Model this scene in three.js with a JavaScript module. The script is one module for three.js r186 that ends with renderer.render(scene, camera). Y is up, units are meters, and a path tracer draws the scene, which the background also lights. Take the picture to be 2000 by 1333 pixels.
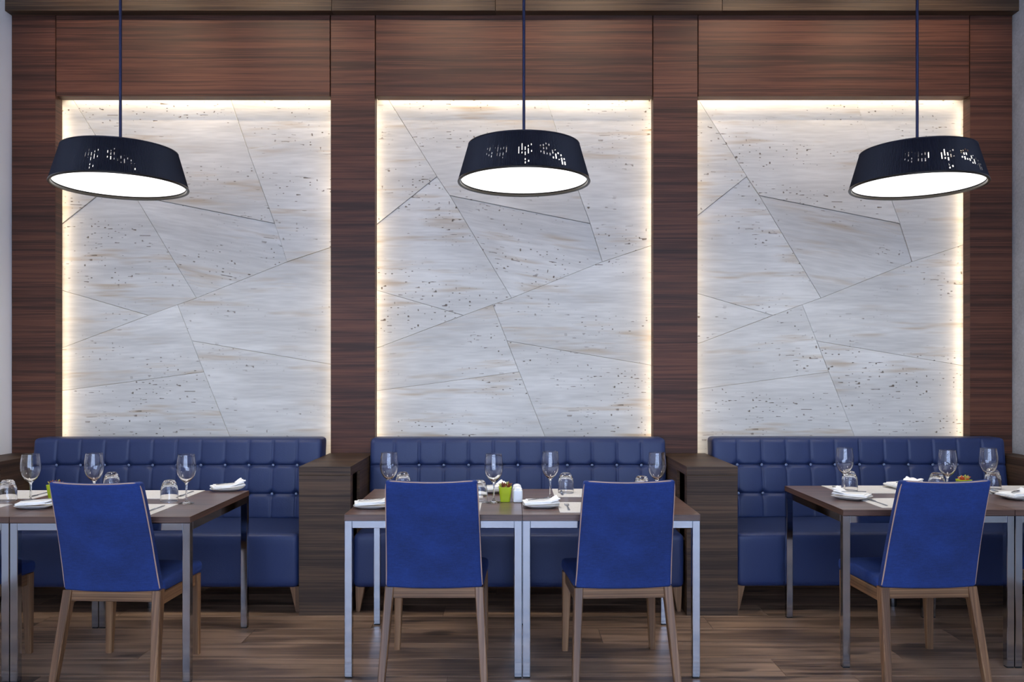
import * as THREE from 'three';
import { mergeGeometries, mergeVertices } from 'three/addons/utils/BufferGeometryUtils.js';
import { RectAreaLightUniformsLib } from 'three/addons/lights/RectAreaLightUniformsLib.js';

// ---------------------------------------------------------------- camera, sky, exposure
RectAreaLightUniformsLib.init();
const scene = new THREE.Scene();
const EYE_Z = 5.698;
const camera = new THREE.PerspectiveCamera(2 * Math.atan(666.5 / 1650) * 180 / Math.PI, 2000 / 1333, 0.05, 60);
camera.position.set(0, 1.395, EYE_Z);
camera.setViewOffset(2000, 1333, 0, -63.5, 2000, 1333);      // lens shifted upwards, verticals stay upright
scene.add(camera);
const SKY = new THREE.Color().setRGB(4.4, 5.5, 7.9);          // overcast, bluish daylight outside the glass front
scene.background = SKY;
const renderer = new THREE.WebGLRenderer({ antialias: true });
renderer.toneMapping = THREE.LinearToneMapping;
renderer.toneMappingExposure = 1.0;
renderer.shadowMap.enabled = true;
const LED_COLOR = new THREE.Color().setRGB(1.0, 0.80, 0.55), LED_POWER = 11;
const DOWN_COLOR = new THREE.Color().setRGB(1.0, 0.76, 0.52), DOWN_POWER = 7.5;
const PENDANT_COLOR = new THREE.Color().setRGB(1.0, 0.93, 0.83), PENDANT_POWER = 24;

// ---------------------------------------------------------------- small tools
let seed = 12345;
const rnd = () => { seed = (seed + 0x6d2b79f5) | 0; let t = Math.imul(seed ^ (seed >>> 15), 1 | seed); t = (t + Math.imul(t ^ (t >>> 7), 61 | t)) ^ t; return ((t ^ (t >>> 14)) >>> 0) / 4294967296; };
const rr = (a, b) => a + (b - a) * rnd();
const clamp = (x, a = 0, b = 1) => Math.min(b, Math.max(a, x));
const lerp = (a, b, t) => a + (b - a) * t;
const smooth = (a, b, x) => { const t = clamp((x - a) / (b - a)); return t * t * (3 - 2 * t); };
const hash = (x, y, s) => { let h = Math.imul(x, 374761393) ^ Math.imul(y, 668265263) ^ Math.imul(s, 974634777); h = Math.imul(h ^ (h >>> 13), 1274126177); return ((h ^ (h >>> 16)) >>> 0) / 4294967296; };
// value noise on a lattice of px by py cells that repeats
function vn(u, v, px, py, s) {
  const x = u * px, y = v * py, ix = Math.floor(x), iy = Math.floor(y), fx = x - ix, fy = y - iy, sx = fx * fx * (3 - 2 * fx), sy = fy * fy * (3 - 2 * fy);
  const m = (a, n) => ((a % n) + n) % n, x0 = m(ix, px), x1 = m(ix + 1, px), y0 = m(iy, py), y1 = m(iy + 1, py);
  return lerp(lerp(hash(x0, y0, s), hash(x1, y0, s), sx), lerp(hash(x0, y1, s), hash(x1, y1, s), sx), sy);
}
const fbm = (u, v, px, py, s, n = 4) => { let a = 0, w = 0.5, t = 0; for (let i = 0; i < n; i++) { a += w * vn(u, v, px << i, py << i, s + i); t += w; w *= 0.5; } return a / t; };
function tex(w, h, mw, mh, fn, srgb = true) {             // texture of w x h pixels that covers mw x mh metres
  const d = new Uint8Array(w * h * 4);
  for (let y = 0; y < h; y++) for (let x = 0; x < w; x++) {
    const c = fn((x + 0.5) / w, (y + 0.5) / h), o = (y * w + x) * 4;
    d[o] = clamp(c[0], 0, 255); d[o + 1] = clamp(c[1], 0, 255); d[o + 2] = clamp(c[2], 0, 255); d[o + 3] = 255;
  }
  const t = new THREE.DataTexture(d, w, h, THREE.RGBAFormat);
  t.wrapS = t.wrapT = THREE.RepeatWrapping; t.magFilter = THREE.LinearFilter; t.minFilter = THREE.LinearMipmapLinearFilter; t.generateMipmaps = true;
  if (srgb) t.colorSpace = THREE.SRGBColorSpace;
  t.repeat.set(1 / mw, 1 / mh); t.needsUpdate = true;
  return t;
}
const g3 = (x) => [x, x, x];

// ---------------------------------------------------------------- textures
function veneer(c0, c1, c2, s) {                          // horizontal walnut grain: fine streaks in broad bands
  return tex(1024, 1024, 1.9, 0.95, (u, v) => {
    const w = v + 0.012 * (fbm(u, v, 3, 5, s + 40, 3) - 0.5);
    const band = fbm(u, w, 1, 9, s, 3), st = fbm(u, w, 2, 46, s + 7, 3), fine = vn(u, w, 5, 230, s + 15), pore = vn(u, w, 24, 400, s + 21);
    const line = smooth(0.62, 0.78, vn(u, w, 2, 64, s + 31));
    let t = 0.34 * band + 0.34 * st + 0.34 * fine + 0.12 * (pore - 0.5);
    t = smooth(0.2, 0.8, t);
    const k = 1 - 0.17 * line;
    return [0, 1, 2].map((i) => (t < 0.5 ? lerp(c0[i], c1[i], t * 2) : lerp(c1[i], c2[i], t * 2 - 1)) * k);
  });
}
const wallVeneer = veneer([56, 34, 26], [78, 47, 35], [100, 62, 46], 3);
const consoleVeneer = veneer([50, 37, 28], [71, 54, 40], [92, 70, 52], 90);
const topVeneer = veneer([74, 50, 40], [98, 70, 57], [118, 88, 72], 170);
const legWood = veneer([104, 72, 48], [136, 99, 67], [160, 122, 86], 260);
const floorWood = tex(1024, 1024, 2.4, 1.2, (u, v) => {
  const w = v + 0.02 * (fbm(u, v, 4, 6, 400, 3) - 0.5);
  const cloud = fbm(u, w, 4, 6, 410, 4), st = fbm(u, w, 5, 60, 420, 3), fine = vn(u, w, 14, 340, 430), knot = smooth(0.63, 0.8, fbm(u, w, 7, 16, 440, 3));
  let t = 0.55 * cloud + 0.35 * st + 0.16 * fine;
  t = smooth(0.3, 0.75, t);
  const k = 1 - 0.38 * knot;
  return [lerp(92, 176, t) * k, lerp(72, 142, t) * k, lerp(58, 114, t) * k];
});
const floorBump = tex(512, 512, 2.4, 1.2, (u, v) => g3(120 + 90 * (fbm(u, v, 8, 90, 450, 3) - 0.5) + 60 * (fbm(u, v, 6, 12, 460, 3) - 0.5)), false);
const pitAt = (u, v) => {                                 // travertine pits, drawn out along the bedding
  const zone = smooth(0.42, 0.66, fbm(u, v, 4, 14, 520, 3));
  const a = vn(u, v, 90, 230, 530), b = vn(u, v, 34, 190, 540);
  return Math.max(smooth(0.885, 0.94, a) * zone, smooth(0.93, 0.96, b) * smooth(0.5, 0.7, fbm(u, v, 3, 9, 550, 3)));
};
const stoneMap = tex(1536, 1536, 2.1, 2.1, (u, v) => {
  const w = v + 0.015 * (fbm(u, v, 3, 5, 500, 3) - 0.5);
  const bed = fbm(u, w, 3, 26, 505, 4), cloud = fbm(u, w, 3, 6, 507, 4), fine = fbm(u, w, 20, 200, 509, 2);
  const vein = smooth(0.52, 0.80, 0.6 * fbm(u, w, 5, 34, 511, 3) + 0.4 * fbm(u, w, 9, 120, 517, 3)) * smooth(0.42, 0.68, fbm(u, w, 3, 8, 513, 3));
  const l = 202 + 30 * (bed - 0.5) + 26 * (cloud - 0.5) + 20 * (fine - 0.5), p = pitAt(u, w);
  const c = [l * 0.985, l * 0.985 - 1, l * 0.965 - 2];
  return [lerp(lerp(c[0], 168, 0.62 * vein), 78, p * 0.8), lerp(lerp(c[1], 150, 0.66 * vein), 66, p * 0.8), lerp(lerp(c[2], 128, 0.7 * vein), 56, p * 0.8)];
});
const stoneBump = tex(1024, 1024, 2.1, 2.1, (u, v) => { const w = v + 0.015 * (fbm(u, v, 3, 5, 500, 3) - 0.5); return g3(190 - 170 * pitAt(u, w) + 36 * (fbm(u, w, 12, 110, 509, 3) - 0.5)); }, false);
const velvet = tex(512, 512, 0.5, 0.5, (u, v) => {
  const n = fbm(u, v, 4, 5, 600, 4), f = vn(u, v, 190, 120, 610), thread = vn(u, v, 30, 250, 615);
  const k = 0.80 + 0.30 * n + 0.10 * (f - 0.5) + 0.12 * (thread - 0.5);
  return [27 * k, 54 * k, 116 * k];
});
const velvetBump = tex(512, 512, 0.25, 0.25, (u, v) => g3(128 + 90 * (vn(u, v, 200, 200, 620) - 0.5)), false);
const leatherBump = tex(512, 512, 0.3, 0.3, (u, v) => g3(128 + 60 * (fbm(u, v, 60, 60, 640, 3) - 0.5) + 50 * (fbm(u, v, 4, 4, 650, 2) - 0.5)), false);
const matWeave = tex(512, 512, 0.2, 0.2, (u, v) => { const k = 214 + 18 * Math.sin(u * 2 * Math.PI * 60) * Math.sin(v * 2 * Math.PI * 60) + 18 * (vn(u, v, 60, 60, 660) - 0.5); return [k, k * 0.985, k * 0.965]; });
const plasterBump = tex(512, 512, 1, 1, (u, v) => g3(128 + 60 * (fbm(u, v, 12, 12, 670, 5) - 0.5)), false);
const concreteMap = tex(512, 512, 1.5, 1.5, (u, v) => { const k = 172 + 50 * (fbm(u, v, 5, 4, 680, 5) - 0.5) + 16 * (vn(u, v, 150, 150, 690) - 0.5); return [k, k, k * 1.01]; });

// ---------------------------------------------------------------- materials
const std = (o) => new THREE.MeshStandardMaterial(o), phys = (o) => new THREE.MeshPhysicalMaterial(o);
const M = {
  wall: phys({ map: wallVeneer, roughness: 0.5, specularIntensity: 0.6 }),
  console: phys({ map: consoleVeneer, roughness: 0.5, specularIntensity: 0.6 }),
  tabletop: phys({ map: topVeneer, roughness: 0.32, clearcoat: 0.3, clearcoatRoughness: 0.25 }),
  chairWood: std({ map: legWood, roughness: 0.45 }),
  plank: std({ map: floorWood, bumpMap: floorBump, bumpScale: 0.0012, roughness: 0.42 }),
  grout: std({ color: 0x6d6259, roughness: 0.9 }),
  stone: std({ map: stoneMap, bumpMap: stoneBump, bumpScale: 0.003, roughness: 0.62 }),
  mortar: std({ color: 0x9d8f7c, roughness: 0.95 }),
  backing: std({ color: 0x4a3d33, roughness: 0.9 }),
  velvet: phys({ map: velvet, bumpMap: velvetBump, bumpScale: 0.0006, roughness: 0.85, sheen: 0.4, sheenColor: new THREE.Color(0x35509c), sheenRoughness: 0.45 }),
  piping: std({ color: 0xb99a86, roughness: 0.6 }),
  leather: phys({ color: 0x24325a, specularIntensity: 0.75, bumpMap: leatherBump, bumpScale: 0.0012, roughness: 0.46 }),
  button: phys({ color: 0x6a7898, roughness: 0.35 }),
  footWood: std({ map: legWood, roughness: 0.5 }),
  chrome: std({ color: 0xb6bcc4, metalness: 1, roughness: 0.1 }),
  steel: std({ color: 0x9a9da2, metalness: 1, roughness: 0.25 }),
  rubber: std({ color: 0x151517, roughness: 0.7 }),
  glass: phys({ color: 0xffffff, transmission: 1, thickness: 0.003, ior: 1.5, roughness: 0.0 }),
  pane: phys({ color: 0xffffff, transmission: 1, thickness: 0, ior: 1.5, roughness: 0.0 }),
  porcelain: phys({ color: 0xf1f1ee, roughness: 0.22, clearcoat: 0.5, clearcoatRoughness: 0.1 }),
  linen: std({ color: 0xf3f3f1, roughness: 0.85 }),
  placemat: std({ map: matWeave, roughness: 0.8 }),
  lime: std({ color: 0xb9c81f, roughness: 0.4 }),
  soil: std({ color: 0x3a261b, roughness: 1 }),
  leafRed: std({ color: 0x9c4a2c, roughness: 0.5 }),
  leafGreen: std({ color: 0x9aa34c, roughness: 0.5 }),
  leafBrown: std({ color: 0x744029, roughness: 0.5 }),
  leafCoral: std({ color: 0xc5502c, roughness: 0.5 }),
  shade: std({ color: 0x0b0e20, roughness: 0.6 }),
  shadeRim: std({ color: 0x3a3631, metalness: 0.7, roughness: 0.3 }),
  rod: std({ color: 0x1c2244, roughness: 0.4, metalness: 0.3 }),
  diffuser: std({ color: 0xffffff, roughness: 0.5, emissive: new THREE.Color().setRGB(1.0, 0.97, 0.92), emissiveIntensity: 1.6 }),
  bulb: std({ color: 0xffffff, roughness: 0.4, emissive: new THREE.Color().setRGB(1.0, 0.93, 0.84), emissiveIntensity: 1.5 }),
  downLens: std({ color: 0xffffff, roughness: 0.5, emissive: DOWN_COLOR, emissiveIntensity: 2 }),
  led: std({ color: 0xffffff, roughness: 0.5, emissive: LED_COLOR, emissiveIntensity: 2.0 }),
  white: std({ color: 0xf0f0f2, roughness: 0.85, bumpMap: plasterBump, bumpScale: 0.002 }),
  ceiling: std({ color: 0xd8d8d6, roughness: 0.9 }),
  concrete: std({ map: concreteMap, bumpMap: plasterBump, bumpScale: 0.004, roughness: 0.8 }),
  frame: std({ color: 0x2a2c2f, roughness: 0.5, metalness: 0.4 }),
};

// ---------------------------------------------------------------- geometry tools
function boxUV(g, ou = 0, ov = 0, swap = false) {         // uv in metres, projected along the main axis of every triangle
  if (g.index) g = g.toNonIndexed();
  const p = g.attributes.position, uv = new Float32Array(p.count * 2), a = new THREE.Vector3(), b = new THREE.Vector3(), c = new THREE.Vector3(), n = new THREE.Vector3();
  for (let i = 0; i < p.count; i += 3) {
    a.fromBufferAttribute(p, i); b.fromBufferAttribute(p, i + 1); c.fromBufferAttribute(p, i + 2);
    n.subVectors(b, a).cross(c.clone().sub(a));
    const ax = Math.abs(n.x), ay = Math.abs(n.y), az = Math.abs(n.z);
    [a, b, c].forEach((q, k) => {
      let u, v;
      if (ay >= ax && ay >= az) { u = q.x; v = q.z; } else if (ax >= az) { u = q.z; v = q.y; } else { u = q.x; v = q.y; }
      if (swap) [u, v] = [v, u];
      uv[(i + k) * 2] = u + ou; uv[(i + k) * 2 + 1] = v + ov;
    });
  }
  g.setAttribute('uv', new THREE.BufferAttribute(uv, 2));
  return g;
}
// box with rounded edges and enough rows to bend: deform(v) may move every vertex
function softBox(w, h, d, r, nx, ny, nz, deform, o = {}) {
  const K = 3, seg = (n) => n + 2 * K, g = new THREE.BoxGeometry(1, 1, 1, seg(nx), seg(ny), seg(nz)), p = g.attributes.position;
  const remap = (t, n, L) => {
    const i = Math.round((t + 0.5) * seg(n)), half = L / 2;
    if (i <= K) return -half + r * (1 - Math.cos((i / K) * Math.PI / 2)) * 1;
    if (i >= seg(n) - K) return half - r * (1 - Math.cos(((seg(n) - i) / K) * Math.PI / 2));
    return -half + r + (L - 2 * r) * (i - K) / n;
  };
  const v = new THREE.Vector3(), q = new THREE.Vector3();
  for (let i = 0; i < p.count; i++) {
    v.set(remap(p.getX(i), nx, w), remap(p.getY(i), ny, h), remap(p.getZ(i), nz, d));
    q.set(clamp(v.x, -w / 2 + r, w / 2 - r), clamp(v.y, -h / 2 + r, h / 2 - r), clamp(v.z, -d / 2 + r, d / 2 - r));
    v.sub(q); if (v.lengthSq() > 1e-12) v.setLength(r); v.add(q);
    if (deform) deform(v);
    p.setXYZ(i, v.x, v.y, v.z);
  }
  g.deleteAttribute('uv'); g.deleteAttribute('normal');
  const m = mergeVertices(g, 1e-5); m.computeVertexNormals();
  return boxUV(m, o.u || 0, o.v || 0, o.swap);
}
function box(x0, x1, y0, y1, z0, z1, r = 0.002, o = {}) { // bevelled block between two corners
  const w = x1 - x0, h = y1 - y0, d = z1 - z0, s = new THREE.Shape(), e = Math.min(r, w / 3, h / 3, d / 3);
  s.moveTo(-w / 2 + e, -h / 2 + e); s.lineTo(w / 2 - e, -h / 2 + e); s.lineTo(w / 2 - e, h / 2 - e); s.lineTo(-w / 2 + e, h / 2 - e);
  const g = new THREE.ExtrudeGeometry(s, { depth: d - 2 * e, bevelEnabled: true, bevelThickness: e, bevelSize: e, bevelSegments: 1 });
  g.translate((x0 + x1) / 2, (y0 + y1) / 2, z0 + e);
  return boxUV(g, o.u || 0, o.v || 0, o.swap);
}
function loft(rings, cap = true) {                        // rings: arrays of Vector3 with the same count; flat facets
  const pos = [], idx = [], n = rings[0].length;
  rings.forEach((r) => r.forEach((p) => pos.push(p.x, p.y, p.z)));
  for (let k = 0; k + 1 < rings.length; k++) for (let i = 0; i < n; i++) { const a = k * n + i, b = k * n + (i + 1) % n, c = a + n, d = b + n; idx.push(a, b, d, a, d, c); }
  if (cap) { for (let i = 1; i + 1 < n; i++) { idx.push(0, i + 1, i); const t = (rings.length - 1) * n; idx.push(t, t + i, t + i + 1); } }
  const g = new THREE.BufferGeometry(); g.setAttribute('position', new THREE.Float32BufferAttribute(pos, 3)); g.setIndex(idx);
  return g;
}
function taper(a, b, wa, da, wb, db, ch = 0.004) {        // leg from a (bottom) to b (top), chamfered corners
  const ring = (c, w, d) => { const x = w / 2, z = d / 2; return [[-x + ch, -z], [-x, -z + ch], [-x, z - ch], [-x + ch, z], [x - ch, z], [x, z - ch], [x, -z + ch], [x - ch, -z]].map(([i, j]) => new THREE.Vector3(c[0] + i, c[1], c[2] + j)); };
  const g = loft([ring(a, wa, da), ring(b, wb, db)]).toNonIndexed(); g.computeVertexNormals();
  return boxUV(g, rnd(), rnd(), true);
}
function lathe(pts, n = 40) { const g = new THREE.LatheGeometry(pts.map(([x, y]) => new THREE.Vector2(x, y)), n); return g; }
const strip = (gs) => gs.map((g) => { const q = g.index ? g.toNonIndexed() : g; for (const k of Object.keys(q.attributes)) if (!['position', 'normal', 'uv'].includes(k)) q.deleteAttribute(k); return q; });
const join = (...gs) => mergeGeometries(strip(gs.flat()));
function tubeThrough(pts, r, n = 40, m = 6) { return new THREE.TubeGeometry(new THREE.CatmullRomCurve3(pts.map((p) => new THREE.Vector3(...p)), false, 'centripetal'), n, r, m); }

// ---------------------------------------------------------------- things and parts
const used = new Map();
const numbered = (n) => { const k = used.get(n) || 0; used.set(n, k + 1); return k ? `${n}_${String(k).padStart(3, '0')}` : n; };
function mesh(name, g, m, parent) { const o = new THREE.Mesh(g, m); o.name = name; o.castShadow = o.receiveShadow = true; parent.add(o); return o; }
function tag(o, label, category, group) { o.userData = { label, category }; if (group) o.userData.group = group; return o; }
function thing(name, label, category, [x, y, z], turn = 0, group) {
  const o = new THREE.Group(); o.name = numbered(name); o.position.set(x, y, z); o.rotation.y = turn; scene.add(o);
  return tag(o, label, category, group);
}
function single(name, label, category, g, m, [x, y, z], turn = 0, group) {
  const o = mesh(numbered(name), g, m, scene); o.position.set(x, y, z); o.rotation.y = turn; return tag(o, label, category, group);
}
function copyOf(root, label, [x, y, z], turn = 0) {
  const o = root.clone(); o.name = numbered(root.name.replace(/_\d{3}$/, '')); o.userData = { ...root.userData, label };
  o.position.set(x, y, z); o.rotation.y = turn; scene.add(o); return o;
}
function structure(name, g, m, parent = scene) { const o = mesh(name, g, m, parent); if (parent === scene) o.userData.kind = 'structure'; return o; }
function structureGroup(name) { const o = new THREE.Group(); o.name = name; o.userData.kind = 'structure'; scene.add(o); return o; }

// ================================================================ THE ROOM
const XL = -3.377, XR = 3.377, ZB = -0.19, ZF = 9.0, HC = 4.4;

// floor: plank tiles with sunk joints, every plank a mesh
{
  const f = structureGroup('floor');
  mesh('bed', box(XL - 0.2, XR + 0.2, -0.2, -0.0035, ZB - 0.1, ZF + 0.2), M.grout, f);
  const W = 0.24, L = 1.87, z00 = 0.848 - 5 * W, known = { 5: 1.098, 6: 0.471, 7: 0.04, 8: 1.264 };
  const cache = new Map();
  const plank = (len, w, k) => { const key = len.toFixed(3) + w.toFixed(3) + k; if (!cache.has(key)) cache.set(key, box(-len / 2, len / 2, -0.012, 0, -w / 2, w / 2, 0.0012, { u: k * 0.61, v: k * 0.247 + 0.07 })); return cache.get(key); };
  for (let i = 0; ; i++) {
    let z0 = z00 + i * W, z1 = z0 + W; if (z0 >= ZF) break;
    z0 = Math.max(z0, ZB + 0.001); z1 = Math.min(z1, ZF);
    if (z1 - z0 < 0.02) continue;
    let x = (known[i] !== undefined ? known[i] : rr(0, L)); while (x > XL) x -= L;
    for (; x < XR; x += L) {
      const a = Math.max(x, XL), b = Math.min(x + L, XR); if (b - a < 0.03) continue;
      const o = mesh('plank', plank(b - a - 0.0025, z1 - z0 - 0.0025, Math.floor(rnd() * 9)), M.plank, f);
      o.position.set((a + b) / 2, 0, (z0 + z1) / 2);
    }
  }
}
structure('ceiling', box(XL - 0.2, XR + 0.2, HC, HC + 0.2, ZB - 0.3, ZF + 0.2), M.ceiling);
structure('wall_left', box(XL - 0.2, XL, 0, HC, ZB - 0.1, ZF), M.white);
structure('wall_right', box(XR, XR + 0.2, 0, HC, ZB - 0.1, ZF), M.concrete);

// window front behind the camera
{
  const wf = structureGroup('wall_front');
  const wins = [[-3.2, -1.15], [-1.02, 1.02], [1.15, 3.2]], y0 = 0.35, y1 = 3.9;
  const add = (...a) => mesh('wall_piece', box(...a), M.white, wf);
  add(XL - 0.2, XR + 0.2, 0, y0, ZF, ZF + 0.2); add(XL - 0.2, XR + 0.2, y1, HC, ZF, ZF + 0.2);
  let x = XL - 0.2; for (const [a, b] of wins) { add(x, a, y0, y1, ZF, ZF + 0.2); x = b; } add(x, XR + 0.2, y0, y1, ZF, ZF + 0.2);
  wins.forEach(([a, b], k) => {
    const w = structureGroup('window_' + (k + 1)), c = (a + b) / 2, t = 0.05, z0 = ZF + 0.06, z1 = ZF + 0.13;
    const fr = (...q) => mesh('window_frame', box(...q), M.frame, w);
    fr(a, a + t, y0, y1, z0, z1); fr(b - t, b, y0, y1, z0, z1); fr(a + t, b - t, y0, y0 + t, z0, z1); fr(a + t, b - t, y1 - t, y1, z0, z1);
    fr(c - t / 2, c + t / 2, y0 + t, y1 - t, z0, z1); fr(a + t, b - t, 2.55, 2.6, z0, z1);
    for (const [p, q] of [[a + t, c - t / 2], [c + t / 2, b - t]]) for (const [r, s] of [[y0 + t, 2.55], [2.6, y1 - t]]) { const g = new THREE.PlaneGeometry(q - p, s - r); g.translate((p + q) / 2, (r + s) / 2, ZF + 0.09); mesh('pane', g, M.pane, w); }
  });
}

// back wall: walnut veneer frame with three lit travertine niches
const NICHE = [[-3.077, -1.226], [-0.922, 0.950], [1.255, 3.087]], NTOP = 3.265, WTOP = 3.84, REV = 0.09, STONE_Z = -0.152;
{
  const w = structureGroup('wall_back');
  mesh('backing', box(XL - 0.2, XR + 0.2, 0, HC, ZB - 0.12, ZB), M.backing, w);
  const gap = 0.003;
  const panel = (a, b, y0, y1, k, z0 = -REV) => mesh('veneer_panel', box(a + gap, b - gap, y0 + gap, y1 - gap, z0, 0, 0.0015, { u: k * 0.43, v: k * 0.31 }), M.wall, w);
  const px = [[XL, NICHE[0][0]], [NICHE[0][1], NICHE[1][0]], [NICHE[1][1], NICHE[2][0]], [NICHE[2][1], XR]];
  px.forEach(([a, b], k) => panel(a, b, 0, WTOP, k + 1));
  NICHE.forEach(([a, b], k) => panel(a, b, NTOP, WTOP, k + 6));
  mesh('joint_backing', box(XL, XR, NTOP + 0.06, WTOP, -REV - 0.012, -REV), M.backing, w);
  NICHE.forEach(([a, b]) => mesh('plinth_board', box(a, b, 0, 0.40, -REV, -0.002), M.wall, w));
  // stone tiles: outlines in metres on the panel, origin at its centre line
  const S = 0.0035333, P = (x, y) => [(x - 1004.5) * S, 1.395 + (730 - y) * S];
  const V1 = [853, 344], V2 = [878, 381], V3 = [1153, 436], V4 = [1177, 511], K = [1100, 291], N = [999, 582], MM = [962, 595], J1 = [905, 616], Q1 = [990, 666], Q2 = [1014, 727];
  const tiles = [
    [[[712, 165], [740, 165], V1, [712, 456]], 8, 0], [[[740, 165], [1057, 165], K, V3, V2, V1], 8, 0], [[[1057, 165], [1297, 165], [1297, 258], K], 3, 0],
    [[K, [1297, 258], [1297, 471], V4, V3], 9, 0], [[[712, 456], V1, V2, N, MM, J1, [712, 560]], 0, 0], [[V2, V3, V4, N], 0.5, -0.16],
    [[[712, 560], J1, [712, 689]], 1, 0], [[MM, N, V4, [1297, 471], [1297, 718], Q1], 1.5, 0], [[[712, 689], J1, MM, Q1, Q2, [712, 767]], 3, 0.05],
    [[[712, 767], Q2, [1127, 1010], [712, 1010]], 5, 0], [[Q1, [1297, 718], [1297, 1010], [1127, 1010], Q2], 3.5, 0],
  ];
  mesh('mortar', box(XL + 0.02, XR - 0.02, 0.41, NTOP + 0.10, STONE_Z - 0.028, STONE_Z - 0.020), M.mortar, w);
  const centre = [-2.1515 - 0.014, 0.016, 2.171 - 0.012];
  centre.forEach((cx, k) => tiles.forEach(([pts, proud, turn], j) => {
    let q = pts.map(([x, y]) => new THREE.Vector2(...P(x, y)));
    if (THREE.ShapeUtils.isClockWise(q)) q = q.reverse();
    const e = 0.0016, n = q.length;                        // move every edge inwards by half a joint plus the bevel
    const inset = q.map((p, i) => {
      const a = q[(i + n - 1) % n], b = q[(i + 1) % n], d1 = p.clone().sub(a).normalize(), d2 = b.clone().sub(p).normalize(), n1 = new THREE.Vector2(-d1.y, d1.x), n2 = new THREE.Vector2(-d2.y, d2.x);
      return p.clone().addScaledVector(n1.add(n2), (0.0007 + e) / (1 + d1.dot(d2)) );
    });
    const g = new THREE.ExtrudeGeometry(new THREE.Shape(inset), { depth: 0.018, bevelEnabled: true, bevelThickness: e, bevelSize: e, bevelSegments: 1 });
    const uv = boxUV(g), p = uv.attributes.position, u = uv.attributes.uv, ou = rr(0, 2), ov = rr(0, 2), c = Math.cos(turn), s = Math.sin(turn);
    for (let i = 0; i < u.count; i++) { const x = p.getX(i), y = p.getY(i); u.setXY(i, c * x + s * y + ou, -s * x + c * y + ov); }
    const o = mesh('stone_tile', uv, M.stone, w); o.position.set(cx, 0, STONE_Z - 0.0196 + proud * 0.001);
  }));
}
// ceiling beam across the top of the wall
{
  const t = structureGroup('trim_1');
  const cuts = [XL, -1.20, 0.09 - 0.2, 1.4, XR];
  for (let i = 0; i + 1 < cuts.length; i++) mesh('beam_board', box(cuts[i] + 0.001, cuts[i + 1] - 0.001, 3.812, HC, -0.1, 0.075, 0.0015, { u: i * 0.7, v: 0.33 + i * 0.21 }), M.console, t);
}

// LED strips hidden behind the frame of every niche
{
  const where = ['beside the white wall', 'of the middle bench', 'beside the grey wall'];
  NICHE.forEach(([a, b], k) => {
    const make = (side, w, pos, dir) => {
      const t = single('led_strip', `warm LED strip behind the ${side} edge of the niche ${where[k]}`, 'light strip',
        side === 'top' ? box(-w / 2, w / 2, 0, 0.006, -0.014, 0.014, 0.001) : box(-0.003, 0.003, -w / 2, w / 2, -0.014, 0.014, 0.001), M.led, pos);
      const l = new THREE.RectAreaLight(LED_COLOR, side === 'top' ? LED_POWER * 1.8 : LED_POWER, w, 0.028);   // extra power added to the top strip so its warm glow reaches lower
      l.position.set(pos[0] + dir[0] * 0.006, pos[1] + dir[1] * 0.006, pos[2]); l.lookAt(l.position.x + dir[0], l.position.y + dir[1], l.position.z);
      if (side !== 'top') { l.width = 0.028; l.height = w; }
      scene.add(l); return t;
    };
    const mid = (NTOP + 0.5) / 2, h = NTOP - 0.5 - 0.03, z = -0.107;
    make('left', h, [a - 0.05, mid, z], [1, 0]);
    make('right', h, [b + 0.05, mid, z], [-1, 0]);
    make('top', b - a - 0.02, [(a + b) / 2, NTOP + 0.05, z], [0, -1]);
  });
}

// recessed downlights in the ceiling that wash the wall
{
  const ring = lathe([[0.038, -0.002], [0.055, -0.004], [0.058, 0], [0.038, 0.0]], 32), lens = lathe([[0, -0.001], [0.037, -0.001], [0.037, 0.0], [0, 0.0]], 32);
  [-2.62, -1.66, -0.5, 0.53, 1.69, 2.65].forEach((x, k) => {
    const t = thing('ceiling_downlight', `round warm ceiling downlight ${['nearest the white wall', 'of the white-wall niche, towards the middle niche', 'of the middle niche, on its white-wall side', 'of the middle niche, on its grey-wall side', 'of the grey-wall niche, towards the middle niche', 'nearest the grey wall'][k]}`, 'downlight', [x, HC - 0.0005, 1.3], 0, 'ceiling downlights along the niche wall');
    mesh('trim_ring', ring, M.white, t); mesh('lens', lens, M.downLens, t);
    const l = new THREE.SpotLight(DOWN_COLOR, DOWN_POWER, 0, 0.55, 1.0, 2); l.position.set(x, HC - 0.02, 1.3); l.target.position.set(x, 3.5, 0); l.castShadow = true; l.shadow.radius = 3; scene.add(l, l.target);
  });
}

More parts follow.
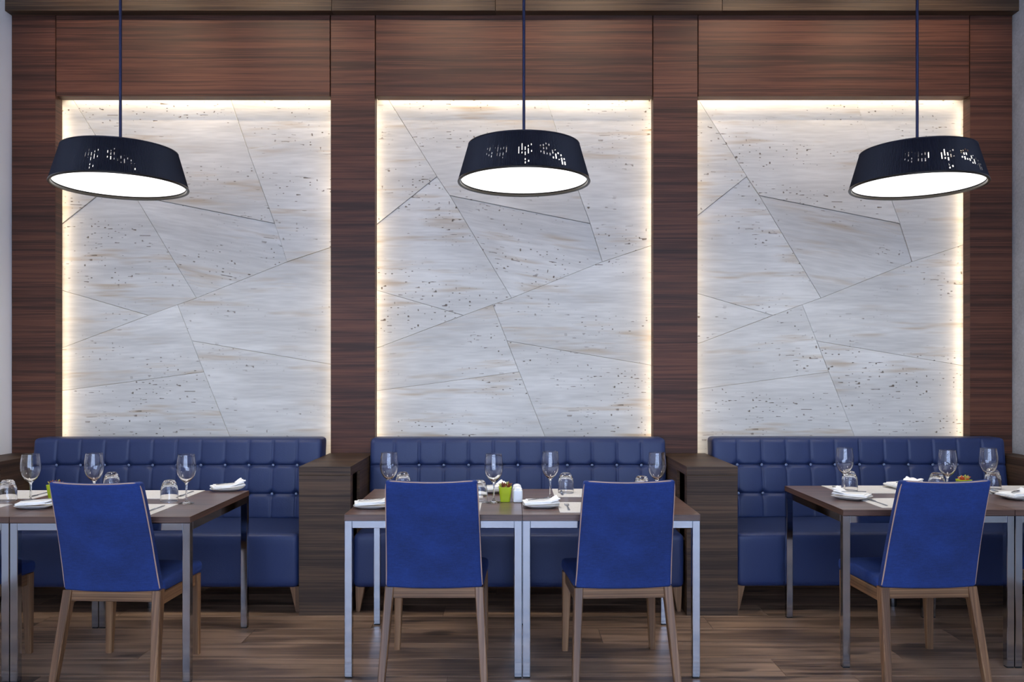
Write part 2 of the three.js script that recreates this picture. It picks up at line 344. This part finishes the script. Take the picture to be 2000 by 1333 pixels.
// ================================================================ PENDANT LAMPS
{
  const RB = 0.331, RT = 0.278, H = 0.185;
  // pleated string shade: real gaps between some strings, bulbs glow through them
  const NP = 260, rows = 44, pos = [], idx = [];
  const spots = [[-0.52, 0.42, 0.055], [-0.36, 0.40, 0.05], [0.0, 0.45, 0.062], [0.34, 0.42, 0.055], [0.5, 0.30, 0.045], [-0.36, 0.12, 0.03], [0.02, 0.1, 0.025], [0.62, 0.15, 0.03]];
  let vi = 0;
  for (let i = 0; i < NP; i++) for (let j = 0; j < rows; j++) {
    const am = ((i + 0.5) / NP) * Math.PI * 2, vm = (j + 0.5) / rows, rel = Math.atan2(Math.sin(am), Math.cos(am));
    let gone = false;
    for (let turn = 0; turn < 2; turn++) for (const [sa, sv, sr] of spots) {
      const da = (Math.atan2(Math.sin(am - turn * Math.PI - sa), Math.cos(am - turn * Math.PI - sa))) * 0.3, dv = (vm - sv - 0.08) * H;
      if (Math.hypot(da, dv) < sr * 0.62 && hash(i, j >> 1, 77 + turn) < 0.5 && i % 2 === 0) gone = true;
    }
    const at = (ii, vv) => { const a = (ii / NP) * Math.PI * 2, r = lerp(RB, RT, vv) ; return [Math.sin(a) * r, vv * H, Math.cos(a) * r]; };
    const am2 = i + 0.5, bulge = (ii, vv) => { const a = (ii / NP) * Math.PI * 2, r = lerp(RB, RT, vv) + 0.0035; return [Math.sin(a) * r, vv * H, Math.cos(a) * r]; };
    const v0 = j / rows, v1 = (j + 1) / rows;
    for (const [p, q] of [[at(i, v0), bulge(am2, v0)], [bulge(am2, v0), at(i + 1, v0)]].map((e, s) => [e, s === 0 ? [at(i, v1), bulge(am2, v1)] : [bulge(am2, v1), at(i + 1, v1)]]).slice(gone ? 1 : 0)) {
      pos.push(...p[0], ...p[1], ...q[1], ...q[0]); idx.push(vi, vi + 1, vi + 2, vi, vi + 2, vi + 3); vi += 4;
    }
  }
  const shade = new THREE.BufferGeometry(); shade.setAttribute('position', new THREE.Float32BufferAttribute(pos, 3)); shade.setIndex(idx);
  const shadeG = boxUV(shade.toNonIndexed()); shadeG.computeVertexNormals();
  const rim = lathe([[RB - 0.010, 0.0], [RB + 0.002, -0.003], [RB + 0.004, 0.002], [RB + 0.002, 0.008], [RB - 0.010, 0.012], [RB - 0.012, 0.006], [RB - 0.010, 0.0]], 96);
  const topRim = lathe([[RT - 0.004, H - 0.004], [RT + 0.004, H - 0.004], [RT + 0.004, H + 0.003], [RT - 0.004, H + 0.003], [RT - 0.004, H - 0.004]], 96);
  const diffuser = lathe([[0, 0.012], [RB - 0.03, 0.012], [RB - 0.014, 0.014], [RB - 0.014, 0.018], [0, 0.018]], 96);
  const spider = join([0, 1, 2].map((k) => { const g = new THREE.CylinderGeometry(0.004, 0.004, RT * 2, 8); g.rotateZ(Math.PI / 2); g.rotateY(k * Math.PI / 3); g.translate(0, H - 0.002, 0); return g; }));
  const hub = lathe([[0, H + 0.03], [0.02, H + 0.03], [0.022, H - 0.02], [0, H - 0.02]], 24);
  const lamps = [[-2.03, 2.363, EYE_Z - 4.38, 'hanging nearest the white side wall'], [0.06, 2.36, EYE_Z - 4.27, 'hanging over the middle pair of tables'], [2.115, 2.37, EYE_Z - 4.41, 'hanging nearest the grey concrete wall']];
  lamps.forEach(([x, y, z, where]) => {
    const t = thing('pendant_lamp', `dark navy pleated drum pendant lamp with white diffuser ${where}`, 'pendant lamp', [x, y, z], 0, 'navy drum pendants');
    const sh = mesh('lamp_shade', shadeG, M.shade, t);
    mesh('bottom_rim', rim, M.shadeRim, sh); mesh('top_rim', topRim, M.shade, sh);
    mesh('diffuser', diffuser, M.diffuser, t); mesh('spider', spider, M.shadeRim, t); mesh('hub', hub, M.shade, t);
    for (let k = 0; k < 6; k++) { const a = k * Math.PI / 3, g = new THREE.SphereGeometry(0.055, 20, 14); g.scale(1, 1.1, 1); const b = mesh('bulb', g, M.bulb, t); b.position.set(Math.sin(a) * 0.215, 0.09, Math.cos(a) * 0.215); }
    const rod = new THREE.CylinderGeometry(0.0075, 0.0075, HC - y - H - 0.03, 14); rod.translate(0, (HC - y + H + 0.03) / 2, 0);
    mesh('rod', rod, M.rod, t);
    mesh('ceiling_cap', lathe([[0, HC - y - 0.03], [0.06, HC - y - 0.03], [0.065, HC - y - 0.001], [0, HC - y - 0.001]], 32), M.rod, t);
    const l = new THREE.RectAreaLight(PENDANT_COLOR, PENDANT_POWER, 0.43, 0.43); l.position.set(x, y - 0.002, z); l.lookAt(x, y - 1, z); scene.add(l);
  });
}

// ================================================================ CONSOLES
{
  const Z1 = 0.832, H = 0.858, T = 0.05;
  // hollow block: outer boards of veneer, an open slot in each bench-facing side
  const make = (x0, x1, slotL, slotR, label) => {
    const w = x1 - x0, t = thing('console_box', label, 'console', [(x0 + x1) / 2, 0, 0], 0, 'veneered consoles between the benches');
    const a = -w / 2, b = w / 2, o = (k) => ({ u: x0 + k, v: k * 0.3 + x0 });
    mesh('top_board', box(a, b, H - T, H, 0.004, Z1, 0.0015, o(0.2)), M.console, t);
    mesh('front_board', box(a, b, 0.0, H - T - 0.001, Z1 - 0.06, Z1, 0.0015, o(0.9)), M.console, t);
    mesh('rear_board', box(a + 0.02, b - 0.02, 0.0, H - T - 0.001, 0.004, 0.04), M.console, t);
    [[slotL, a, a + 0.018], [slotR, b - 0.018, b]].forEach(([slot, p, q], k) => {
      const z9 = Z1 - 0.061;
      if (!slot) { mesh('side_board', box(p, q, 0, H - T - 0.001, 0.041, z9, 0.001, o(k)), M.console, t); return; }
      mesh('side_board', join(box(p, q, 0, H - T - 0.001, 0.041, z9 - 0.225, 0.001, o(k)), box(p, q, 0, 0.42, z9 - 0.2249, z9, 0.001, o(k + 0.4))), M.console, t);
    });
    mesh('inner_core', box(a + 0.07, b - 0.07, 0.001, H - T - 0.002, 0.045, Z1 - 0.065), M.console, t);
  };
  make(-3.372, -3.118, false, true, 'dark brown veneered console against the white side wall');
  make(-1.228, -0.929, true, true, 'dark brown veneered console between the white-wall bench and the middle bench');
  make(1.006, 1.3005, true, true, 'dark brown veneered console between the middle bench and the grey-wall bench');
  make(3.228, 3.372, true, false, 'narrow brown veneered console against the grey concrete wall');
}

// ================================================================ BENCHES
function bench(x0, x1, dz, label) {
  const W = x1 - x0 - 0.008, t = thing('tufted_bench', label, 'bench', [(x0 + x1) / 2, 0, dz], 0, 'blue tufted benches along the wall');
  // seat block, crowned and rounded
  mesh('seat', softBox(W, 0.315, 0.66, 0.035, 40, 8, 16, (v) => {
    if (v.y > 0.12) v.y += 0.012 * Math.cos(v.x / W * Math.PI) * Math.cos(clamp(v.z / 0.66, -0.5, 0.5) * Math.PI) ;
    v.z += 0.482; v.y += 0.3075;
  }), M.leather, t);
  // buttoned back
  const NC = 12, HB = 0.545, yb = 0.43, rows = [0.46, 0.618, 0.80], cw = W / NC;
  const tuft = (x, y) => {
    const cx = (x + W / 2) / cw, dx = Math.abs(cx - Math.round(cx)) * cw, edge = Math.round(cx) === 0 || Math.round(cx) === NC;
    let dy = 9; for (const r of rows) dy = Math.min(dy, Math.abs(y - r));
    let d = 0;
    if (!edge) d += 0.006 * Math.exp(-Math.pow(dx / 0.005, 1.3));
    d += 0.012 * Math.exp(-Math.pow(dy / 0.007, 1.3));
    if (!edge) for (const r of rows.slice(1)) d += 0.016 * Math.exp(-(dx * dx + (y - r) * (y - r)) / 0.0005);
    const px = clamp(dx / (cw / 2)), py = clamp(dy / 0.085);
    return 0.006 * Math.sqrt(Math.sqrt(px * py) + 0.001) - d;
  };
  const lean = (y) => -0.078 * (y - yb) / HB;
  mesh('backrest', softBox(W, HB, 0.17, 0.028, 300, 90, 3, (v) => {
    const y = v.y + yb + HB / 2;
    if (v.z > 0.05) v.z += tuft(v.x, y) * smooth(0.05, 0.085, v.z) * smooth(0, 0.03, yb + HB - y + 0.012);
    v.y = y; v.z += 0.205 + lean(y);
  }), M.leather, t);
  const bg = lathe([[0, 0.006], [0.004, 0.0055], [0.008, 0.003], [0.0095, 0], [0.008, -0.003], [0, -0.004]], 14); bg.rotateX(Math.PI / 2);
  for (const r of rows.slice(1)) for (let i = 1; i < NC; i++) { const b = mesh('button', bg, M.button, t); b.position.set(-W / 2 + i * cw, r, 0.205 + 0.085 + lean(r) - 0.013); }
  for (const s of [-1, 1]) for (const z of [0.74, 0.12]) mesh('leg', taper([s * (W / 2 - 0.02), 0, z], [s * (W / 2 - 0.034), 0.151, z], 0.022, 0.026, 0.058, 0.05, 0.003), M.footWood, t);
  mesh('middle_leg', lathe([[0, 0], [0.022, 0], [0.022, 0.152], [0, 0.152]], 20), M.steel, t).position.set(0.02, 0, 0.66);
  return t;
}
bench(-3.112, -1.232, 0, 'blue leather button-tufted bench beside the white side wall');
bench(-0.926, 1.003, 0, 'blue leather button-tufted bench between the two full consoles');
bench(1.304, 3.224, -0.03, 'blue leather button-tufted bench beside the grey concrete wall');

// ================================================================ TABLES
const TW = 0.815, TD = 0.855, TH = 0.75;
let tableProto;
function table(x0, zFront, label) {
  const pos = [x0 + TW / 2, 0, zFront - TD / 2];
  if (tableProto) return copyOf(tableProto, label, pos);
  const t = thing('dining_table', label, 'table', pos, 0, 'chrome-legged dining tables'), a = TW / 2 - 0.001, d = TD / 2, q = 0.035, y1 = TH - 0.028;
  mesh('tabletop', box(-a, a, y1, TH, -d, d, 0.0015, { u: 0.2, v: 0.4 }), M.tabletop, t);
  for (const sx of [-1, 1]) for (const sz of [-1, 1]) {
    const x = sx * (a - q / 2 - 0.001), z = sz * (d - q / 2 - 0.001);
    const l = mesh('leg', box(x - q / 2, x + q / 2, 0.006, y1 - 0.0005, z - q / 2, z + q / 2, 0.002), M.chrome, t);
    mesh('foot_pad', box(x - q / 2 + 0.002, x + q / 2 - 0.002, 0, 0.006, z - q / 2 + 0.002, z + q / 2 - 0.002, 0.001), M.rubber, l);
  }
  for (const s of [-1, 1]) {
    mesh('rail', box(-a + q + 0.001, a - q - 0.001, y1 - q, y1 - 0.0005, s * (d - q / 2 - 0.001) - q / 2, s * (d - q / 2 - 0.001) + q / 2, 0.002), M.chrome, t);
    mesh('rail', box(s * (a - q / 2 - 0.001) - q / 2, s * (a - q / 2 - 0.001) + q / 2, y1 - q, y1 - 0.0005, -d + q + 0.001, d - q - 0.001, 0.002), M.chrome, t);
  }
  return (tableProto = t);
}
const ZT = { L: EYE_Z - 3.80, C: EYE_Z - 3.86, R: EYE_Z - 3.995 };   // front edges
table(-1.447 - 2 * TW, ZT.L, 'chrome-legged brown table nearest the white side wall');
table(-1.447 - TW, ZT.L, 'chrome-legged brown table before the white-wall bench, next to the console');
table(0.047 - TW, ZT.C, 'chrome-legged brown table of the middle pair, with the lime pot');
table(0.047, ZT.C, 'chrome-legged brown table of the middle pair, without the lime pot');
table(1.564, ZT.R, 'chrome-legged brown table before the grey-wall bench, next to the console');
table(1.564 + TW, ZT.R, 'chrome-legged brown table nearest the grey concrete wall');

// ================================================================ CHAIRS
let chairProto;
function chair(x, z, turn, label) {
  if (chairProto) return copyOf(chairProto, label, [x, 0, z], turn);
  const t = thing('dining_chair', label, 'chair', [x, 0, z], turn, 'blue velvet dining chairs');
  // seat cushion
  mesh('seat', softBox(0.475, 0.062, 0.405, 0.022, 14, 3, 14, (v) => {
    if (v.y > 0) v.y += 0.010 * Math.cos(v.x / 0.475 * Math.PI) * Math.cos(v.z / 0.405 * Math.PI);
    v.x *= 1 - 0.13 * (v.z + 0.2); v.y += 0.429; v.z -= 0.036;
  }), M.velvet, t);
  // curved leaning backrest, a little wider at the foot, with piping round its edge
  const HB = 0.512, y0 = 0.412, D = 0.046;
  const place = (v) => {
    const s = (v.y + HB / 2) / HB, w = lerp(0.446, 0.408, s) / 0.44;
    v.x *= w; const u = v.x / 0.22;
    v.z += 0.192 + 0.145 * Math.pow(s, 1.12) + 0.03 * (1 - u * u) - 0.015 - 0.010 * s * (1 - s);
    v.y += y0 + HB / 2 - 0.004 * s * (1 - u * u) * 2;
  };
  mesh('backrest', softBox(0.44, HB, D, 0.014, 20, 22, 2, place), M.velvet, t);
  const pts = []; const hw = 0.22 - 0.003, hh = HB / 2 - 0.003;
  const edge = [[-hw, -hh + 0.01], [-hw, 0], [-hw, hh - 0.03], [-hw + 0.006, hh - 0.006], [-hw + 0.03, hh], [-hw / 2, hh], [0, hh], [hw / 2, hh], [hw - 0.03, hh], [hw - 0.006, hh - 0.006], [hw, hh - 0.03], [hw, 0], [hw, -hh + 0.01]];
  edge.forEach(([a, b]) => { const v = new THREE.Vector3(a, b, D / 2 - 0.008); place(v); pts.push([v.x, v.y, v.z]); });
  mesh('piping', tubeThrough(pts, 0.0034, 90, 6), M.piping, t);
  // frame
  mesh('rear_rail', box(-0.19, 0.19, 0.362, 0.413, 0.168, 0.196, 0.002, { v: 0.2 }), M.chairWood, t);
  mesh('front_rail', box(-0.19, 0.19, 0.345, 0.398, -0.215, -0.19, 0.002, { v: 0.5 }), M.chairWood, t);
  for (const s of [-1, 1]) {
    mesh('side_rail', box(s * 0.2115 - 0.0115, s * 0.2115 + 0.0115, 0.345, 0.399, -0.19, 0.165, 0.002, { v: 0.7 + s }), M.chairWood, t);
    mesh('rear_leg', taper([s * 0.232, 0, 0.268], [s * 0.206, 0.414, 0.178], 0.033, 0.036, 0.041, 0.05), M.chairWood, t);
    mesh('front_leg', taper([s * 0.222, 0, -0.196], [s * 0.212, 0.399, -0.198], 0.029, 0.029, 0.045, 0.045), M.chairWood, t);
  }
  return (chairProto = t);
}
chair(-1.80, 1.68, -0.05, 'blue velvet dining chair tucked under the white-wall table by the console');
chair(-2.63, 1.68, 0, 'blue velvet dining chair tucked under the table nearest the white wall');
chair(-0.357, 1.62, 0, 'blue velvet dining chair tucked under the middle table with the lime pot');
chair(0.50, 1.625, 0.06, 'blue velvet dining chair tucked under the middle table without the pot');
chair(1.905, 1.62, 0.05, 'blue velvet dining chair tucked under the grey-wall table next to the console');
chair(2.82, 1.51, 0, 'blue velvet dining chair tucked under the table nearest the concrete wall');

// ================================================================ TABLE SETTINGS
const Zw = (d) => EYE_Z - d;
const mats = [];
const matG = box(-0.21, 0.21, 0, 0.002, -0.155, 0.155, 0.0006);
function placemat(x, d, label) { const m = single('placemat', label, 'placemat', matG, M.placemat, [x, TH, Zw(d)], 0, 'woven placemats'); mats.push([x, Zw(d)]); return m; }
const topAt = (x, z) => mats.some(([a, b]) => Math.abs(x - a) < 0.21 && Math.abs(z - b) < 0.155) ? TH + 0.0021 : TH + 0.0001;
const names = { A: 'table nearest the white wall', B: 'white-wall table by the console', C: 'lime-pot middle table', D: 'middle table without the pot', E: 'grey-wall table by the console', F: 'table nearest the grey wall' };
const centre = { A: -1.447 - 1.5 * TW, B: -1.447 - TW / 2, C: 0.047 - TW / 2, D: 0.047 + TW / 2, E: 1.564 + TW / 2, F: 1.564 + 1.5 * TW };
const front = { A: 3.80, B: 3.80, C: 3.86, D: 3.86, E: 3.995, F: 3.995 };
// cutlery: knife and fork as thin shaped blades
function flat(points, depth) { const s = new THREE.Shape(points.map(([x, y]) => new THREE.Vector2(x, y))); const g = new THREE.ExtrudeGeometry(s, { depth, bevelEnabled: true, bevelThickness: 0.0006, bevelSize: 0.0006, bevelSegments: 1 }); g.rotateX(-Math.PI / 2); g.translate(0, 0.0006, 0); return boxUV(g); }
const knifeG = [flat([[-0.004, -0.10], [0.004, -0.10], [0.006, -0.02], [0.005, 0.0], [-0.005, 0.0], [-0.006, -0.02]], 0.003), flat([[-0.005, 0.0], [0.005, 0.0], [0.008, 0.03], [0.008, 0.08], [0.002, 0.105], [-0.005, 0.09]], 0.0012)];
const forkG = [flat([[-0.005, -0.10], [0.005, -0.10], [0.003, 0.0], [0.004, 0.03], [-0.004, 0.03], [-0.003, 0.0]], 0.0022), flat([[-0.004, 0.03], [0.004, 0.03], [0.011, 0.05], [-0.011, 0.05]], 0.0018), ...[-0.0095, -0.0032, 0.0032, 0.0095].map((x) => flat([[x - 0.0013, 0.05], [x + 0.0013, 0.05], [x + 0.0009, 0.095], [x - 0.0009, 0.095]], 0.0016))];
function cutlery(kind, x, d, turn, label, lift = 0) {
  const z = Zw(d), t = thing(kind, label, kind === 'butter_knife' ? 'knife' : kind, [x, topAt(x, z) + lift, z], turn, 'table cutlery');
  if (kind === 'fork') { mesh('handle', forkG[0], M.steel, t); mesh('neck', forkG[1], M.steel, t); for (let i = 2; i < 6; i++) mesh('tine', forkG[i], M.steel, t); } else { mesh('handle', knifeG[0], M.steel, t); mesh('blade', knifeG[1], M.steel, t); }
  if (kind === 'butter_knife') t.scale.set(0.75, 0.9, 0.62);
  return t;
}
for (const k of 'ABCDEF') for (const side of ['front', 'back']) {
  const dx = { B: side === 'back' ? -0.045 : 0, D: -0.022, E: 0.012, F: 0.02 }[k] || 0, x = centre[k] + dx, d = side === 'front' ? front[k] + 0.205 : front[k] + TD - 0.16;
  const who = side === 'front' ? 'chair' : 'bench';
  placemat(x, d, `pale grey woven placemat on the ${who} side of the ${names[k]}`);
  const s = side === 'front' ? 1 : -1;
  cutlery('fork', x - s * 0.165, d, side === 'front' ? 0 : Math.PI, `steel fork on the ${who}-side placemat of the ${names[k]}`);
  cutlery('knife', x + s * 0.165, d, side === 'front' ? 0 : Math.PI, `steel table knife on the ${who}-side placemat of the ${names[k]}`);
}

// glasses
const wineOuter = [[0, 0], [0.037, 0.0008], [0.038, 0.002], [0.034, 0.0036], [0.016, 0.0075], [0.006, 0.014], [0.0042, 0.024], [0.004, 0.06], [0.0043, 0.088], [0.0065, 0.099], [0.014, 0.108], [0.028, 0.121], [0.039, 0.139], [0.0455, 0.160], [0.0470, 0.176], [0.0455, 0.200], [0.0425, 0.222], [0.0398, 0.2425]];
const wineInner = [[0.0390, 0.2430], [0.0384, 0.2424], [0.0412, 0.222], [0.0442, 0.200], [0.0457, 0.176], [0.0442, 0.160], [0.0378, 0.1405], [0.027, 0.1232], [0.013, 0.1118], [0.005, 0.1062], [0, 0.105]];
const wineG = lathe([...wineOuter, ...wineInner], 56);
const tumG = lathe([[0.0405, 0], [0.0415, 0.0004], [0.0425, 0.004], [0.0430, 0.03], [0.0420, 0.058], [0.0385, 0.078], [0.0325, 0.094], [0.0255, 0.104], [0.0215, 0.107], [0.019, 0.1075], [0, 0.1055], [0, 0.090], [0.014, 0.090], [0.0245, 0.088], [0.0325, 0.076], [0.0385, 0.058], [0.0412, 0.03], [0.0407, 0.004], [0.0405, 0]].map((p) => p), 48);
function wine(x, d, label) { const z = Zw(d), t = thing('wine_glass', label, 'wine glass', [x, topAt(x, z), z], rnd() * 6, 'clear wine glasses'); mesh('bowl_and_stem', wineG, M.glass, t); return t; }
function tumbler(x, d, label) { const z = Zw(d), t = thing('water_tumbler', label, 'tumbler', [x, topAt(x, z), z], rnd() * 6, 'upturned water tumblers'); mesh('tumbler_body', tumG, M.glass, t); return t; }
wine(-2.396, 4.206, 'clear wine glass beside the half-hidden lime pot near the white wall');
tumbler(-2.549, 4.27, 'upturned tumbler on the chair side of the table nearest the white wall');
wine(-2.103, 4.252, 'clear wine glass on the white-wall table, just before a bench-side tumbler');
tumbler(-2.18, 4.60, 'upturned tumbler on the bench-side placemat of the white-wall table');
wine(-1.615, 4.19, 'clear wine glass at the console end of the white-wall table');
tumbler(-1.728, 4.26, 'upturned tumbler beside the wine glass at the console end of the white-wall table');
wine(-0.624, 4.29, 'clear wine glass on the middle table, at the console edge away from the lime pot');
tumbler(-0.594, 4.60, 'upturned tumbler on the bench-side placemat of the middle table, far from the pot');
wine(-0.091, 4.22, 'clear wine glass right beside the lime pot on the middle table');
tumbler(-0.165, 4.25, 'upturned tumbler between the wine glass by the pot and the chair back');
wine(0.197, 4.345, 'clear wine glass behind the square napkin plate on the middle table');
tumbler(0.29, 4.55, 'upturned tumbler on the bench-side placemat of the middle table without the pot');
wine(0.737, 4.296, 'clear wine glass on the middle table, next to the grey-wall console');
tumbler(0.68, 4.43, 'upturned tumbler beside the wine glass nearest the grey-wall console');
wine(1.785, 4.535, 'clear wine glass behind the fanned napkin on the grey-wall table');
tumbler(1.85, 4.63, 'upturned tumbler behind the fanned napkin on the grey-wall table');
wine(2.285, 4.435, 'clear wine glass in the middle of the grey-wall tables, beside the coral succulent');
tumbler(2.30, 4.575, 'upturned tumbler behind the wine glass by the coral succulent');
wine(2.5625, 4.544, 'clear wine glass on the table nearest the grey wall');
tumbler(2.675, 4.70, 'upturned tumbler on the bench-side placemat nearest the grey wall');

// side plates, folded napkins and butter knives
function superRing(r, y, e = 4.5, n = 48) { const out = []; for (let i = 0; i < n; i++) { const a = (i / n) * Math.PI * 2, c = Math.cos(a), s = Math.sin(a), k = r / Math.pow(Math.pow(Math.abs(c), e) + Math.pow(Math.abs(s), e), 1 / e); out.push(new THREE.Vector3(c * k, y, -s * k)); } return out; }
const plateG = (() => { const g = loft([superRing(0.05, 0), superRing(0.056, 0.001), superRing(0.07, 0.006), superRing(0.086, 0.0145), superRing(0.088, 0.0158), superRing(0.0865, 0.0165), superRing(0.07, 0.0095), superRing(0.055, 0.0055), superRing(0.002, 0.005)]); const m = mergeVertices(g); m.computeVertexNormals(); return boxUV(m); })();
function napkinGeo(kind) {
  const sheets = [];
  for (let k = 0; k < 3; k++) {
    const w = 0.168 - k * 0.006, d = 0.118 - k * 0.008;
    sheets.push(softBox(w, 0.0042, d, 0.002, 26, 1, 16, (v) => {
      const s = v.x / w + 0.5, q = v.z / d;
      const fan = kind === 'fan' ? smooth(0.6, 1, s) : smooth(0.72, 1, s) * 0.6;
      v.z *= 1 - 0.30 * smooth(0.45, 0.72, s) * (1 - smooth(0.72, 1, s)) + 0.25 * fan;
      v.y += k * (0.0046 + 0.004 * fan) + 0.004 * Math.sin(s * 5 + k) * (0.3 + 0.5 * fan) * 0.5 + 0.0065 * fan * Math.abs(Math.sin(q * 7 + k * 1.1)) + 0.008 * fan + 0.0035 * Math.sin(q * 3.1) ** 2 * s;
      v.x += 0.006 * k * (k === 1 ? -1 : 1) * 0.7;
      v.y += 0.003;
    }));
  }
  return join(sheets);
}
const napkinFold = napkinGeo('fold'), napkinFan = napkinGeo('fan');
function setting(x, d, turn, fan, where) {
  const z = Zw(d), y = topAt(x, z);
  single('side_plate', `square white side plate ${where}`, 'plate', plateG, M.porcelain, [x, y, z], turn * 0.3, 'square side plates');
  single('napkin', `${fan ? 'fanned' : 'folded'} white cloth napkin ${where}`, 'napkin', fan ? napkinFan : napkinFold, M.linen, [x, y + 0.0165, z], turn, 'white napkins');
  const kx = x - 0.01 * Math.cos(turn), kz = d - 0.0;
  const t = cutlery('butter_knife', kx, kz, turn - 1.1, `butter knife on the napkin ${where}`); t.position.y = y + 0.0355; 
}
setting(-2.285, 4.07, 0.25, false, 'over the joint of the white-wall tables');
setting(-1.572, 4.668, 0.5, true, 'on the bench side of the white-wall table by the console');
setting(-0.672, 4.07, 0.2, false, 'on the lime-pot table, away from the pot');
setting(-0.12, 4.60, 0.3, true, 'behind the lime pot of the middle table');
setting(0.14, 4.09, 0.1, false, 'in front of the white shakers, middle tables');
setting(1.748, 4.345, Math.PI - 0.6, true, 'on the chair side of the grey-wall table by the console');
setting(2.19, 4.735, 0.3, true, 'on the bench side of the grey-wall table by the console');
setting(2.60, 4.345, 0.3, false, 'on the table nearest the grey wall');

// potted succulents and shakers
const potG = (() => { const r = (h, w, y) => superRing(w, y, 6, 40); const g = loft([r(0, 0.023, 0), r(0, 0.0245, 0.001), r(0, 0.033, 0.073), r(0, 0.0335, 0.075), r(0, 0.031, 0.075), r(0, 0.030, 0.062), r(0, 0.001, 0.062)]); const m = mergeVertices(g); m.computeVertexNormals(); return boxUV(m); })();
const soilG = (() => { const g = loft([superRing(0.0298, 0.060, 6, 40), superRing(0.0298, 0.0665, 6, 40), superRing(0.001, 0.068, 6, 40)]); g.computeVertexNormals(); return boxUV(g); })();
const leafG = (() => { const g = new THREE.SphereGeometry(1, 10, 8); const p = g.attributes.position; for (let i = 0; i < p.count; i++) { const y = p.getY(i), k = 0.5 * (1 + y); p.setXYZ(i, p.getX(i) * 0.0062 * (1.1 - 0.7 * k * k), k * 0.026, p.getZ(i) * 0.0036 * (1.1 - 0.6 * k)); } g.computeVertexNormals(); return g; })();
function succulent(x, d, colors, label) {
  const z = Zw(d), t = thing('potted_succulent', label, 'potted plant', [x, topAt(x, z), z], 0, 'small succulents in lime pots');
  mesh('pot', potG, M.lime, t); mesh('soil', soilG, M.soil, t);
  for (const [cx, cz, n, sc] of [[-0.012, 0.006, 9, 0.95], [0.013, -0.004, 9, 1.0], [0.002, 0.014, 6, 0.7]]) for (let i = 0; i < n; i++) {
    const l = mesh('leaf', leafG, colors[Math.floor(rnd() * colors.length)], t), ring = i < n * 0.6 ? 0.75 : 0.3;
    l.position.set(cx, 0.068, cz); l.rotation.set(0, i * 2.4 + cx * 80, 0); l.rotateX(ring + rr(-0.12, 0.12)); l.scale.setScalar(sc * 1.3);
  }
}
succulent(-0.034, 4.257, [M.leafRed, M.leafGreen, M.leafBrown], 'brown and green succulent in a lime pot beside the white shakers');
succulent(-2.345, 4.335, [M.leafRed, M.leafBrown, M.leafGreen], 'reddish succulent in a lime pot near the white wall');
succulent(2.428, 4.54, [M.leafCoral, M.leafCoral, M.leafGreen], 'coral red succulent in a lime pot between the grey-wall tables');
const shakerBody = softBox(0.047, 0.064, 0.047, 0.008, 3, 4, 3, (v) => { v.y += 0.032; });
const shakerTop = lathe([[0.0215, 0.0635], [0.021, 0.068], [0.0165, 0.075], [0.009, 0.0785], [0, 0.0795]], 28);
function shaker(x, d, label) { const z = Zw(d), t = thing('shaker', label, 'shaker', [x, topAt(x, z), z], 0, 'white salt and pepper shakers'); mesh('shaker_body', shakerBody, M.porcelain, t); mesh('shaker_top', shakerTop, M.porcelain, t); }
shaker(0.0295, 4.235, 'white square shaker right beside the lime pot, the front one');
shaker(0.0255, 4.33, 'white square shaker standing behind the other one by the lime pot');
shaker(2.485, 4.66, 'white square shaker behind the coral succulent');

renderer.render(scene, camera);
